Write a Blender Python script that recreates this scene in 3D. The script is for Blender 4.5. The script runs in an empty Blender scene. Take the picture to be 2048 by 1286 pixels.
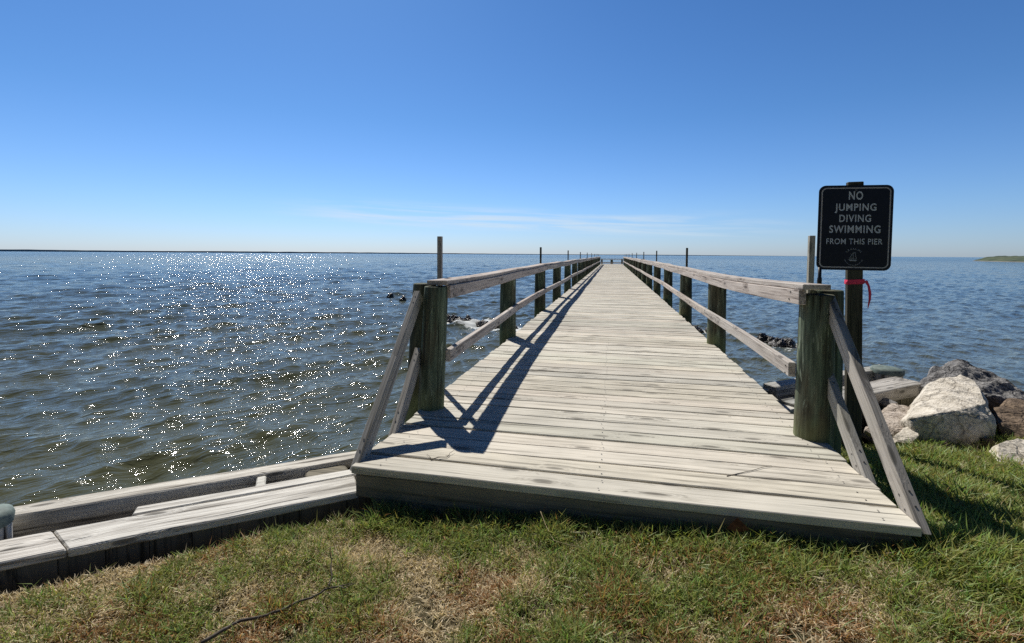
import bpy, math, random
import numpy as np
from mathutils import Vector, Matrix, noise as mnoise

rng = np.random.default_rng(7)
random.seed(7)
sc = bpy.context.scene
C = sc.collection
H = 1.055                      # camera above the deck, deck top is z = 0
WATER = -1.3

# ------------------------------------------------------------------ tagging
def tag(o, label=None, cat=None, group=None, kind=None):
    if label: o['label'] = label
    if cat: o['category'] = cat
    if group: o['group'] = group
    if kind: o['kind'] = kind
    return o

def thing(name, loc=(0, 0, 0), rz=0.0):
    o = bpy.data.objects.new(name, None)
    o.empty_display_size = .1
    C.objects.link(o); o.location = loc; o.rotation_euler = (0, 0, rz)
    return o

# ------------------------------------------------------------------ mesh collector
class MB:
    """collects solids; every vertex carries gc (grain coordinates, metres, x along the grain) and rnd"""
    def __init__(s): s.v=[]; s.f=[]; s.g=[]; s.r=[]; s.mi=[]
    def add(s, vs, fs, gs, r, mi=0):
        b=len(s.v); s.v+= [tuple(v) for v in vs]; s.g+=[tuple(g) for g in gs]; s.r+=[r]*len(vs)
        s.f+=[[i+b for i in f] for f in fs]; s.mi+=[mi]*len(fs)
    def beam(s, pts, w, h, up=(0,0,1), side=None, jit=0.0, r=None, off=None, seg=None):
        """box swept along pts; w across (side), h along up; w, h numbers"""
        if r is None: r=random.random()
        if off is None: off=(random.uniform(0,50),random.uniform(0,9),random.uniform(0,9))
        pts=[Vector(p) for p in pts]
        if seg:
            q=[]
            for a,b in zip(pts[:-1],pts[1:]):
                n=max(1,int((b-a).length/seg))
                q+=[a.lerp(b,i/n) for i in range(n)]
            pts=q+[pts[-1]]
        vs=[];gs=[];fs=[];L=0
        for i,p in enumerate(pts):
            a=pts[max(0,i-1)];b=pts[min(len(pts)-1,i+1)]
            t=(b-a).normalized()
            if side is not None: sd=Vector(side)
            else: sd=t.cross(Vector(up)).normalized()
            u=sd.cross(t).normalized() if side is None else Vector(up)
            if i: L+=(pts[i]-pts[i-1]).length
            for (k,m) in ((-1,-1),(1,-1),(1,1),(-1,1)):
                j=[random.uniform(-jit,jit) for _ in range(2)]
                vs.append(p+sd*(k*w/2+j[0])+u*(m*h/2+j[1]))
                gs.append((L+off[0],k*w/2+off[1],m*h/2+off[2]))
        n=len(pts)
        for i in range(n-1):
            o=i*4
            for k in range(4):
                fs.append([o+k,o+(k+1)%4,o+4+(k+1)%4,o+4+k])
        fs.append([3,2,1,0]); o=(n-1)*4; fs.append([o,o+1,o+2,o+3])
        # flip to outward (orientation fixed in build)
        s.add(vs,fs,gs,r)
        return s
    def tube(s, pts, radii, n=10, r=None, mi=0, cap=True):
        if r is None: r=random.random()
        pts=[Vector(p) for p in pts]; vs=[];gs=[];fs=[];L=random.uniform(0,20);ox=random.uniform(0,9)
        ref=Vector((0,0,1))
        for i,p in enumerate(pts):
            a=pts[max(0,i-1)];b=pts[min(len(pts)-1,i+1)];t=(b-a).normalized()
            if abs(t.z)>.9: ref=Vector((1,0,0))
            sd=t.cross(ref).normalized();u=sd.cross(t)
            if i: L+=(pts[i]-pts[i-1]).length
            for k in range(n):
                an=2*math.pi*k/n
                vs.append(p+sd*math.cos(an)*radii[i]+u*math.sin(an)*radii[i])
                gs.append((L,ox+math.cos(an)*radii[i],math.sin(an)*radii[i]))
        m=len(pts)
        for i in range(m-1):
            for k in range(n):
                fs.append([i*n+k,i*n+(k+1)%n,(i+1)*n+(k+1)%n,(i+1)*n+k])
        if cap:
            fs.append(list(range(n))[::-1]); fs.append([(m-1)*n+k for k in range(n)])
        s.add(vs,fs,gs,r,mi); return s
    def build(s, name, mats, parent=None, bevel=0.0, smooth=False, seg=1, subsurf=0):
        me=bpy.data.meshes.new(name)
        me.from_pydata(s.v,[],s.f); me.update()
        a=me.attributes.new('gc','FLOAT_VECTOR','POINT'); a.data.foreach_set('vector',np.array(s.g,dtype=np.float32).ravel())
        a=me.attributes.new('rnd','FLOAT','POINT'); a.data.foreach_set('value',np.array(s.r,dtype=np.float32))
        if not isinstance(mats,(list,tuple)): mats=[mats]
        for m in mats: me.materials.append(m)
        me.polygons.foreach_set('material_index',np.array(s.mi,dtype=np.int32))
        import bmesh
        bm=bmesh.new(); bm.from_mesh(me); bmesh.ops.recalc_face_normals(bm,faces=bm.faces); bm.to_mesh(me); bm.free()
        if smooth: me.polygons.foreach_set('use_smooth',[True]*len(me.polygons))
        o=bpy.data.objects.new(name,me); C.objects.link(o)
        if parent: o.parent=parent
        if bevel:
            m=o.modifiers.new('bevel','BEVEL'); m.width=bevel; m.segments=seg; m.limit_method='ANGLE'; m.angle_limit=math.radians(50)
        return o

# ------------------------------------------------------------------ materials
def mat(name):
    m=bpy.data.materials.new(name); m.use_nodes=True; nt=m.node_tree; nt.nodes.clear()
    return m, nt, nt.nodes, nt.links
class N:
    """small node helper"""
    def __init__(s,nt): s.nt=nt
    def n(s,t,**k):
        nd=s.nt.nodes.new(t)
        for a,b in k.items():
            if a=='ins':
                for i,v in b.items():
                    if hasattr(v,'is_output') : s.nt.links.new(v,nd.inputs[i])
                    else: nd.inputs[i].default_value=v
            else: setattr(nd,a,b)
        return nd
    def math(s,op,a,b=0.0,c=0.0,clamp=False): return s.n('ShaderNodeMath',operation=op,use_clamp=clamp,ins={0:a,1:b,2:c}).outputs[0]
    def mix(s,f,a,b,bt='MIX'):
        nd=s.n('ShaderNodeMix',data_type='RGBA',blend_type=bt,ins={0:f}); 
        for i,v in ((6,a),(7,b)):
            if hasattr(v,'is_output'): s.nt.links.new(v,nd.inputs[i])
            else: nd.inputs[i].default_value=(*v,1) if len(v)==3 else v
        return nd.outputs[2]
    def noise(s,vec,scale,detail=3,rough=.55,dist=0.0,dim='3D',out=0):
        return s.n('ShaderNodeTexNoise',noise_dimensions=dim,ins={'Vector':vec,'Scale':scale,'Detail':detail,'Roughness':rough,'Distortion':dist}).outputs[out]
    def ramp(s,f,stops):
        nd=s.n('ShaderNodeValToRGB',ins={0:f}); e=nd.color_ramp.elements
        while len(e)>1: e.remove(e[-1])
        e[0].position=stops[0][0]; e[0].color=(*stops[0][1],1) if len(stops[0][1])==3 else stops[0][1]
        for p,c in stops[1:]:
            k=e.new(p); k.color=(*c,1) if len(c)==3 else c
        return nd.outputs[0]
    def mr(s,f,a,b,c=0.0,d=1.0,st='LINEAR'):
        return s.n('ShaderNodeMapRange',interpolation_type=st,ins={0:f,1:a,2:b,3:c,4:d}).outputs[0]
    def mul(s,vec,v): return s.n('ShaderNodeVectorMath',operation='MULTIPLY',ins={0:vec,1:v}).outputs[0]
    def add(s,vec,v): return s.n('ShaderNodeVectorMath',operation='ADD',ins={0:vec,1:v}).outputs[0]
    def attr(s,name,out): return s.n('ShaderNodeAttribute',attribute_name=name).outputs[out]

def wood(name, light, mid, dark, crack=.5, coarse=1.0, tint=.5, knots=True, bump=.5, stain=(.2,.2,.12), stain_amt=.25, bmul=1.0):
    m,nt,_,_=mat(name); g=N(nt)
    gc=g.attr('gc','Vector'); rnd=g.attr('rnd','Fac')
    warp=g.noise(g.mul(gc,(2.2,9,9)),1.0,2,.5,out=1)
    warp=g.n('ShaderNodeVectorMath',operation='SUBTRACT',ins={0:warp,1:(.5,.5,.5)}).outputs[0]
    gcw=g.add(gc,g.mul(warp,(.0,.018*coarse,.018*coarse)))
    # knots: bend the grain around cells
    sg=g.n('ShaderNodeSeparateXYZ',ins={0:gcw})
    k2=g.n('ShaderNodeCombineXYZ',ins={0:g.math('MULTIPLY',sg.outputs[0],2.3),1:g.math('MULTIPLY',g.math('ADD',sg.outputs[1],sg.outputs[2]),8.0),2:0.0}).outputs[0]
    vk=g.n('ShaderNodeTexVoronoi',feature='F1',voronoi_dimensions='2D',ins={'Vector':k2,'Scale':1.0,'Randomness':1.0})
    kd=vk.outputs['Distance']
    kr=g.n('ShaderNodeTexWhiteNoise',noise_dimensions='3D',ins={0:vk.outputs['Position']}).outputs[0]
    kon=g.math('GREATER_THAN',kr,.5)
    kmask=g.math('MULTIPLY',g.mr(kd,.10,.42,1,0,'SMOOTHSTEP'),kon)
    kcore=g.math('MULTIPLY',g.mr(kd,.05,.15,1,0,'SMOOTHSTEP'),kon)
    gy=g.add(gcw,g.n('ShaderNodeCombineXYZ',ins={0:0.0,1:g.math('MULTIPLY',kmask,.02),2:g.math('MULTIPLY',kmask,.02)}).outputs[0])
    grain=g.noise(g.mul(gy,(1.6,70/coarse,70/coarse)),1.0,4,.62)
    fine=g.noise(g.mul(gy,(5,320/coarse,320/coarse)),1.0,2,.6)
    broad=g.noise(g.mul(gc,(1.1,5,5)),1.0,3,.55)
    v=g.math('ADD',g.math('MULTIPLY',grain,.62),g.math('MULTIPLY',fine,.22))
    v=g.math('ADD',v,g.math('MULTIPLY',broad,.20))
    strk=g.noise(g.mul(gy,(.9,26/coarse,26/coarse)),1.0,3,.6)
    v=g.math('ADD',v,g.math('MULTIPLY',g.math('SUBTRACT',strk,.5),.52)); v=g.math('ADD',v,.04)
    col=g.ramp(v,[(.39,dark),(.475,mid),(.54,tuple((a+b)/2 for a,b in zip(mid,light))),(.61,light)])
    cr=g.noise(g.mul(gy,(.7,95/coarse,95/coarse)),1.0,2,.5)
    crk=g.mr(cr,.295,.345,1,0)
    crk=g.math('MULTIPLY',crk,crack,clamp=True)
    col=g.mix(crk,col,tuple(c*.3 for c in dark))
    if knots:
        ring=g.math('SINE',g.math('MULTIPLY',kd,90.0))
        col=g.mix(g.math('MULTIPLY',kmask,g.mr(ring,-1,1,.0,.30)),col,tuple(c*.8 for c in dark))
        col=g.mix(g.math('MULTIPLY',kcore,.75),col,tuple(c*.7 for c in dark))
    # per board tone
    t1=g.n('ShaderNodeTexWhiteNoise',noise_dimensions='1D',ins={1:rnd})
    val=g.mr(t1.outputs[0],0,1,1-.42*tint,1+.14*tint)
    hs=g.ramp(g.math('FRACT',g.math('MULTIPLY',rnd,17.3)),[(0,(1,.985,.95)),(.35,(.98,.99,1)),(.65,(1.0,.955,.935)),(.85,(.93,.95,.97)),(1,(.975,1,.97))])
    col=g.mix(1.0,col,hs,'MULTIPLY')
    vv=g.n('ShaderNodeCombineColor',ins={0:val,1:val,2:val}).outputs[0]
    col=g.mix(1.0,col,vv,'MULTIPLY')
    geo=g.n('ShaderNodeNewGeometry').outputs['Position']
    st=g.noise(geo,1.7,4,.6)
    col=g.mix(g.mr(st,.45,.7,0,stain_amt),col,stain)
    b=g.n('ShaderNodeBump',ins={'Strength':bump,'Distance':.004*bmul,'Height':g.math('SUBTRACT',g.math('ADD',grain,g.math('MULTIPLY',fine,.5)),g.math('MULTIPLY',crk,.9))})
    p=g.n('ShaderNodeBsdfPrincipled',ins={'Base Color':col,'Roughness':.82,'Normal':b.outputs[0]})
    p.inputs['Specular IOR Level'].default_value=.25
    o=g.n('ShaderNodeOutputMaterial',ins={0:p.outputs[0]})
    return m

DECK=wood('weathered_deck_board',(.70,.655,.555),(.515,.48,.40),(.20,.18,.145),crack=.75,coarse=1.1,tint=.62,stain=(.31,.30,.255),stain_amt=.35)
RAIL=wood('grey_rail_wood',(.60,.54,.48),(.40,.345,.30),(.15,.125,.11),crack=.5,coarse=.9,tint=.35,stain=(.28,.24,.22),stain_amt=.25)
BRACE=wood('grey_brace_wood',(.50,.47,.42),(.34,.315,.28),(.15,.14,.12),crack=.4,coarse=.8,tint=.2,stain=(.25,.24,.16),stain_amt=.35)
BULK=wood('weathered_bulkhead_timber',(.74,.71,.64),(.44,.41,.36),(.09,.08,.065),crack=1.0,coarse=1.7,tint=.2,bump=.9,bmul=2.2,stain=(.2,.19,.15),stain_amt=.3)
BULKG=wood('grey_bulkhead_timber',(.50,.49,.45),(.30,.29,.26),(.08,.075,.065),crack=1.0,coarse=1.6,tint=.2,bump=.9,bmul=2.2,stain=(.16,.17,.13),stain_amt=.35)
FASC=wood('dark_fascia_wood',(.30,.27,.21),(.18,.16,.12),(.055,.048,.037),crack=.8,coarse=1.6,tint=.25,stain=(.07,.075,.04),stain_amt=.5)
SHEET=wood('sheet_plank_wood',(.22,.20,.155),(.14,.13,.10),(.045,.04,.03),crack=.6,coarse=1.2,tint=.4,stain=(.08,.09,.05),stain_amt=.5)
DARKW=wood('dark_post_wood',(.10,.09,.065),(.055,.05,.036),(.02,.018,.014),crack=.5,coarse=1.0,tint=.1,knots=False,stain=(.06,.065,.04),stain_amt=.5)

def pile_mat():
    m,nt,_,_=mat('treated_pile_wood'); g=N(nt)
    gc=g.attr('gc','Vector'); rnd=g.attr('rnd','Fac')
    sep=g.n('ShaderNodeSeparateXYZ',ins={0:gc})
    streak=g.noise(g.mul(gc,(2.2,28,28)),1.0,4,.6)
    fine=g.noise(g.mul(gc,(7,130,130)),1.0,3,.6)
    patch=g.noise(g.mul(gc,(1.6,7,7)),1.0,3,.6,dist=.6)
    v=g.math('ADD',g.math('MULTIPLY',streak,.7),g.math('MULTIPLY',fine,.3))
    col=g.ramp(v,[(.36,(.025,.022,.015)),(.48,(.075,.07,.045)),(.58,(.12,.115,.075)),(.70,(.21,.21,.145))])
    grn=g.ramp(v,[(.34,(.03,.045,.03)),(.5,(.10,.14,.095)),(.66,(.22,.29,.20))])
    col=g.mix(g.mr(patch,.44,.60,0,.75),col,grn)
    chk=g.mr(g.noise(g.mul(gc,(.55,38,38)),1.0,2,.5),.30,.335,1,0)
    col=g.mix(g.math('MULTIPLY',chk,.85),col,(.012,.011,.008))
    scar=g.noise(g.mul(gc,(3.2,22,22)),1.0,4,.7,dist=1.2)
    col=g.mix(g.mr(scar,.60,.66,0,.75),col,(.36,.42,.31))
    geo=g.n('ShaderNodeNewGeometry').outputs['Position']
    z=g.n('ShaderNodeSeparateXYZ',ins={0:geo}).outputs[2]
    col=g.mix(g.math('MULTIPLY',g.mr(z,.0,.16,.55,0),g.mr(patch,.3,.6,.3,1)),col,(.26,.29,.11))
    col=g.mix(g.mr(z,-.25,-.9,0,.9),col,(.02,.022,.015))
    b=g.n('ShaderNodeBump',ins={'Strength':.7,'Distance':.010,'Height':g.math('SUBTRACT',v,g.math('MULTIPLY',chk,.6))})
    p=g.n('ShaderNodeBsdfPrincipled',ins={'Base Color':col,'Roughness':.85,'Normal':b.outputs[0]})
    p.inputs['Specular IOR Level'].default_value=.2
    g.n('ShaderNodeOutputMaterial',ins={0:p.outputs[0]})
    return m
PILE=pile_mat()

def plain(name,col,rough=.6,spec=.4,nscale=0,amt=.3,metal=0.0,bump=0.0):
    m,nt,_,_=mat(name); g=N(nt)
    geo=g.n('ShaderNodeTexCoord').outputs['Object']
    c=col
    p=g.n('ShaderNodeBsdfPrincipled',ins={'Roughness':rough,'Metallic':metal})
    if nscale:
        nz=g.noise(geo,nscale,4,.6)
        c=g.mix(g.mr(nz,.3,.7,0,1),tuple(x*(1-amt) for x in col),tuple(min(1,x*(1+amt)) for x in col))
        nt.links.new(c,p.inputs['Base Color'])
        if bump:
            b=g.n('ShaderNodeBump',ins={'Strength':bump,'Distance':.004,'Height':nz}); nt.links.new(b.outputs[0],p.inputs['Normal'])
    else: p.inputs['Base Color'].default_value=(*col,1)
    p.inputs['Specular IOR Level'].default_value=spec
    g.n('ShaderNodeOutputMaterial',ins={0:p.outputs[0]})
    return m
NAVY=plain('navy_sign_face',(.006,.007,.016),.45,.35,30,.4)
LETTER=plain('grey_lettering',(.66,.68,.72),.6,.3,60,.12)
FAINT=plain('faint_emblem_grey',(.40,.42,.45),.6,.3,60,.2)
BORD=plain('sign_border_grey',(.50,.47,.47),.6,.3,60,.15)
BOLT=plain('bolt_steel',(.12,.115,.11),.5,.5,0,0,.6)
PINK=plain('pink_ribbon_fabric',(.85,.06,.13),.6,.3,40,.2)
BLACKM=plain('black_metal',(.012,.012,.014),.45,.4)
GREENCAP=plain('green_cap_plastic',(.15,.19,.17),.7,.3,25,.4,bump=.4)
TWIG=plain('twig_bark',(.10,.085,.07),.85,.2,50,.4,bump=.4)
STRAWM=plain('dry_stalk',(.42,.34,.2),.8,.2)
LEAFM=plain('dry_leaf',(.16,.06,.025),.8,.2,40,.4)

# ------------------------------------------------------------------ PIER
PITCH=.152; X0,X1=-1.256,1.195; Y0=2.095; YEND=56.2
pier=thing('pier',(0,Y0,0)); pier.location=(0,0,0)
tag(pier,'long straight weathered wooden pier running out over the bay, with railings on both sides','pier')

def post_x(k,side):       # centre of post k
    if side<0: return [-1.205,-1.30,-1.34,-1.345,-1.35][min(k,4)]
    return [1.165,1.235,1.29,1.32,1.33][min(k,4)]
NP=18
def post_y(k,side):
    return 3.03+2.925*k+(.0 if k==0 else [.03,-.05,.06,.0,.04,-.03][k%6]*(1 if side<0 else -1))

# deck boards
mb=MB(); y=Y0; k=0
while y<YEND:
    w=.1405+random.uniform(-.002,.002)
    if k==0: w=.149
    if k==8: w=.118
    xl=X0-.005+random.uniform(-.012,.012) if k>1 else X0
    xr=X1+.005+random.uniform(-.012,.012) if k>1 else X1
    nseg=10 if y<16 else (4 if y<30 else 1)
    pts=[]; dz=random.uniform(-.0025,.0025); tw=random.uniform(-.002,.002)
    ph=random.uniform(0,6)
    for i in range(nseg+1):
        t=i/nseg
        pts.append((xl+(xr-xl)*t, y+w/2+.0016*math.sin(ph+t*5), -.019+dz+tw*(t-.5)+.0015*math.sin(ph*2+t*7)))
    mb.beam(pts,w,.038,side=(0,-1,0),up=(0,0,1),jit=.0007 if y<16 else 0)
    y+=w+.0125*random.uniform(.7,1.3); k+=1
YEND=y
# nail heads in the boards, part of the boards' look
NAILM=plain('nail_head_steel',(.05,.045,.04),.6,.4)
for j in range(26):
    yb=Y0+j*PITCH
    for xj in (-1.12,-.04,1.08):
        for s in (.035,.105):
            cx,cy=xj+random.uniform(-.012,.012),yb+s+random.uniform(-.006,.006)
            vs=[(cx+.0042*math.cos(a*math.pi/3),cy+.0042*math.sin(a*math.pi/3),.0042) for a in range(6)]
            mb.add(vs,[list(range(6))],[(0,0,0)]*6,.5,1)
deck=mb.build('deck_boards',[DECK,NAILM],pier,bevel=.0035)

# substructure
for xs in (X0+.06,-.03,X1-.06):
    yy=Y0+.10
    MB().beam([(xs,yy,-.159),(xs,YEND-.05,-.159)],.045,.235).build('stringer',FASC,pier)
mb=MB().beam([(X0+.022,Y0+.026,-.099),(X1-.03,Y0+.026,-.099)],.038,.115,side=(0,-1,0),up=(0,0,1),seg=.3,jit=.001); mb.build('front_fascia',FASC,pier,bevel=.004)
mb=MB().beam([(X0+.11,Y0+.034,-.235),(X1-.02,Y0+.034,-.235)],.038,.15,side=(0,-1,0),up=(0,0,1),seg=.3,jit=.001); mb.build('lower_fascia',FASC,pier,bevel=.004)
for k in range(0,NP+1):
    yb=post_y(k,-1)+.16
    MB().beam([(-1.5,yb,-.39),(1.48,yb,-.39)],.07,.22,side=(0,-1,0),up=(0,0,1)).build('cross_beam',FASC,pier)

def make_pile(x,y,ztop,r0,r1,zbot=-3.0,lean=(0,0),n=28,name='piling',cham=.0):
    m=MB(); zs=[]
    z=ztop
    while z>.0: zs.append(z); z-=.09
    zs+=[0,-.3,-.8,-1.5,zbot]
    ox=random.uniform(0,40); sd=random.uniform(0,100)
    vs=[];gs=[];fs=[]
    for i,z in enumerate(zs):
        t=(ztop-z)/(ztop-zbot); r=r0+(r1-r0)*min(1,max(0,(ztop-z)/.9))
        if i==0: r*=.985
        for a in range(n):
            an=2*math.pi*a/n
            rr=r*(1+.035*mnoise.noise(Vector((math.cos(an)*1.3+sd,math.sin(an)*1.3,z*1.1)))+.02*mnoise.noise(Vector((math.cos(an)*5+sd,math.sin(an)*5,z*.8))))
            vs.append((x+rr*math.cos(an)+lean[0]*(z),y+rr*math.sin(an)+lean[1]*z,z))
            gs.append((z+ox,r*math.cos(an)+sd*.1,r*math.sin(an)+7))
    for i in range(len(zs)-1):
        for a in range(n):
            fs.append([i*n+a,i*n+(a+1)%n,(i+1)*n+(a+1)%n,(i+1)*n+a])
    fs.append(list(range(n))); 
    m.add(vs,fs,gs,random.random())
    return m.build(name,PILE,pier,bevel=.006,smooth=False,seg=2)

for side in (-1,1):
    for k in range(NP):
        x,yp=post_x(k,side),post_y(k,side)
        top=.838+ (0 if k<4 else random.uniform(-.01,.01))
        if k==0: top=.835
        ra,rb_=(.098,.107) if k else ((.080,.090) if side<0 else (.088,.102))
        o=make_pile(x,yp,top,ra,rb_,lean=(0,0) if k else ((.045 if side<0 else .0),0),n=28 if k<6 else 14)
        for p in o.data.polygons: p.use_smooth=len(p.vertices)==4
# companion piles bolted outside the first posts
o=make_pile(-1.365,3.20,.842,.085,.095,lean=(.055,0)); 
for p in o.data.polygons: p.use_smooth=len(p.vertices)==4
o=make_pile(1.285,3.21,.850,.088,.096)
for p in o.data.polygons: p.use_smooth=len(p.vertices)==4

def lerp(a,b,t): return a+(b-a)*t
# rail heights (top of cap) at each post and sag between
zt={-1:[.877,.872,.884,.884,.878,.884,.875,.882],1:[.898,.848,.850,.862,.868,.860,.872,.866]}
def rail_z(side,k): return zt[side][k] if k<8 else .872+.012*math.sin(k*2.3+side)
for side in (-1,1):
    sgn=-side                             # towards the walkway
    hr=bpy.data.objects.new('handrail',None); C.objects.link(hr); hr.parent=pier
    capm=MB(); fasm=MB(); midm=MB()
    RR=.1
    cap_pts=[];fas_pts=[];mid_pts=[]
    for k in range(NP-1):
        xa=post_x(k,side)+sgn*RR; xb=post_x(k+1,side)+sgn*RR
        ya,yb=post_y(k,side),post_y(k+1,side)
        za,zb=rail_z(side,k),rail_z(side,k+1)
        if k==0: xa=1.072 if side>0 else -1.105
        nn=8 if k<6 else 3
        sag=[.012,.006,.01,.014,.004,.01][k%6]
        for i in range(nn):
            t=i/nn
            xx=lerp(xa,xb,t)+.012*math.sin(math.pi*t)*(1 if k%2 else -1)
            z=lerp(za,zb,t)-sag*math.sin(math.pi*t)
            if side>0 and k==0: z=za+(zb-za)*(1-(1-t)**2)+.0
            yy=lerp(ya,yb,t)
            cap_pts.append((xx+side*.045,yy,z-.016))
            fas_pts.append((xx+sgn*.019,yy,z-.0775 if side<0 else z-.0755))
            xm=lerp(xa,xb,t)
            kink=.018*math.sin(k*1.9+side)*(1-abs(2*t-1)) 
            mid_pts.append((xm+sgn*.0205,yy,.374+.010*math.sin(k*2.1+side*1.3+t*2.1)+kink*.2))
    yend=post_y(NP-1,side); xe=post_x(NP-1,side)+sgn*RR
    cap_pts.append((xe+side*.045,yend,.856)); fas_pts.append((xe+sgn*.019,yend,.79)); mid_pts.append((xe+sgn*.0205,yend,.374))
    # overhang of the first end
    yo={-1:(.04,.0,-.0),1:(.12,.10,-.02)}[side]
    cap_pts[0]=(cap_pts[0][0],cap_pts[0][1]-yo[0],cap_pts[0][2])
    fas_pts[0]=(fas_pts[0][0],fas_pts[0][1]-yo[1],fas_pts[0][2])
    mid_pts[0]=(mid_pts[0][0],mid_pts[0][1]-yo[2],mid_pts[0][2])
    # boards of two bays each, butted at posts
    def split(pts,per,m,w,h,gap=.002,dz=0):
        i=0; first=True
        idx=[0]
        # indices of posts
        acc=0; stops=[0]
        for k in range(NP-1):
            acc+=8 if k<6 else 3
            stops.append(acc)
        segs=[(stops[j],stops[min(j+per,NP-1)]) for j in range(0,NP-1,per)]
        for a,b in segs:
            if a==b: continue
            p=[Vector(q) for q in pts[a:b+1]]
            p[0]=p[0]+(p[1]-p[0]).normalized()*gap
            p[-1]=p[-1]-(p[-1]-p[-2]).normalized()*gap
            m.beam(p,w,h,side=(1,0,0),up=(0,0,1),jit=.0008)
    split(cap_pts,2,capm,.142,.032); split(fas_pts,2,fasm,.038,.088 if side<0 else .084); split(mid_pts,1,midm,.040,.084)
    capm.build('cap_board',RAIL,hr,bevel=.004)
    fasm.build('side_board',RAIL,hr,bevel=.003)
    midm.build('mid_rail',RAIL,pier,bevel=.004)
    for k in range(6):
        for zz,dx in ((fas_pts[0][2] if k==0 else rail_z(side,k)-.078,.0385),(.375,.0415)):
            xx=post_x(k,side)+sgn*RR
            if k==0: xx=1.072 if side>0 else -1.105
            for dzz in (-.022,.022):
                c=Vector((xx+sgn*dx,post_y(k,side)+random.uniform(-.03,.03)+(.05 if k==0 else 0),zz+dzz))
                MB().tube([c,c+Vector((sgn*.003,0,0))],[.0055,.005],8).build('bolt_head',BOLT,pier)
    # slender upright stakes behind every second post
    for k in range(0,NP,2):
        yp=post_y(k,side)+(.50 if k==0 else .15); xp=side*(1.352 if side<0 else 1.318)
        if k==0: xp=-1.33 if side<0 else 1.302
        lean=random.uniform(-.004,.004) if k else 0
        tz=1.19+(random.uniform(-.02,.01) if k else .003)
        if k>10: tz-=.03
        MB().beam([(xp,yp,-.30),(xp+lean+(.012 if k==0 and side>0 else 0),yp,tz)],.034,.036,side=(1,0,0),up=(0,1,0),jit=0).build('upright_stake',BRACE if k==0 else DARKW,pier,bevel=.002)
    # braces
    for (zt_,yt,yb,nm) in ((.80 if side>0 else .775,3.01,2.165,'long'),(.385,3.02,2.575 if side<0 else 2.56,'short')):
        xb=(X0+.004 if side<0 else X1+.021)
        xt=(X0-.03 if side<0 else X1+.021)
        a=Vector((xt,yt,zt_)); b=Vector((xb,yb,-.03 if nm=='long' else -.02))
        t=(b-a).normalized()
        m=MB(); w=.040; h=.086
        # plumb top cut, level bottom cut: build by hand
        u=Vector((0,-t.z,t.y)) ; u=u/u.length
        if u.y>0: u=-u
        vs=[];gs=[]
        L=(b-a).length; ns=10; off=random.uniform(0,30); wy=h/2
        for i in range(ns+1):
            p=a+t*L*i/ns
            for (kx,kk) in ((-1,-1),(1,-1),(1,1),(-1,1)):
                q=p+Vector((kx*w/2,0,0))+u*(kk*wy)
                if i==ns: # level cut
                    q=q+t*((b.z-q.z)/t.z)
                if i==0:  # plumb cut against the pile
                    q=q-t*max(0,0) 
                vs.append(q+Vector((random.uniform(-.0006,.0006),0,0))); gs.append((L*i/ns+off,kx*w/2,kk*wy+3))
        fs=[]
        for i in range(ns):
            for k4 in range(4): fs.append([i*4+k4,i*4+(k4+1)%4,i*4+4+(k4+1)%4,i*4+4+k4])
        fs.append([3,2,1,0]); fs.append([ns*4+q for q in range(4)])
        m.add(vs,fs,gs,random.random())
        br=m.build('brace',BRACE,pier,bevel=.003)
        # screws at both ends
        def screw(c0,c1): MB().tube([c0,c1],[.0042,.0042],8).build('screw_head',BOLT,br)
        for e in (a+t*.05,a+t*.10,b-t*.06,b-t*.12):
            c=e+u*(wy+.0012); screw(c-u*.001,c+u*.0012)
            c=e+Vector((sgn*(w/2+.001),0,0)); screw(c,c+Vector((sgn*.0015,0,0)))
# collar line on left front pile (old strap mark) and end platform
mb=MB(); yy=YEND+.05
while yy<64.0:
    mb.beam([(-4.2,yy+.07,-.47),(4.2,yy+.07,-.47)],.14,.038,side=(0,-1,0),up=(0,0,1)); yy+=.152
mb.build('end_platform',DECK,pier)
for xs in (-4.0,-2.6,2.6,4.0,-1.3,1.3,-.02):
    r_=.16 if xs==-.02 else .11
    m=MB(); m.tube([(xs,63.6,.46 if xs!=-.02 else .42),(xs,63.6,-3)],[r_,r_*1.1],12); m.build('platform_post',PILE,pier)
for z_,h_ in ((.50,.09),(.02,.13),(-.24,.10)):
    MB().beam([(-4.2,63.45,z_),(4.2,63.45,z_)],.05,h_,side=(0,-1,0),up=(0,0,1)).build('platform_rail',RAIL,pier)

# ------------------------------------------------------------------ RIBBON, ROD, SIGN
rod=MB().tube([(1.279,3.30,.872),(1.279,3.30,.915),(1.279,3.30,.925),(1.279,3.30,.985)],[.013,.013,.010,.010],10).build('thin_rod',BLACKM,None,smooth=True)
tag(rod,'thin black metal rod standing on the right handrail beside the first stake','rod')

sign=thing('warning_sign',(1.694,3.75,-.27),0)
sign.rotation_euler=(0,math.radians(-1.1),math.radians(2))
tag(sign,'dark navy rectangular sign with grey lettering on a wooden post beside the pier','sign')
def sub(o,par):
    o.parent=par; return o
MB().beam([(0,.0,-.5),(0,.0,1.847)],.098,.036,side=(1,0,0),up=(0,1,0),seg=.3,jit=.0006).build('sign_post',DARKW,sign,bevel=.004)
PX=-.012; PZ=1.255+.27                 # panel centre in sign space
def rrect(w,h,r,n=8):
    pts=[]
    for cx,cz,a0 in ((w/2-r,h/2-r,0),(-w/2+r,h/2-r,90),(-w/2+r,-h/2+r,180),(w/2-r,-h/2+r,270)):
        for i in range(n+1):
            a=math.radians(a0+90*i/n); pts.append((cx+r*math.cos(a),cz+r*math.sin(a)))
    return pts
panel=bpy.data.objects.new('sign_panel',None); 
m=MB(); P=rrect(.462,.592,.045); n=len(P)
vs=[(x,-.002,z) for x,z in P]+[(x,.002,z) for x,z in P]
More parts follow.
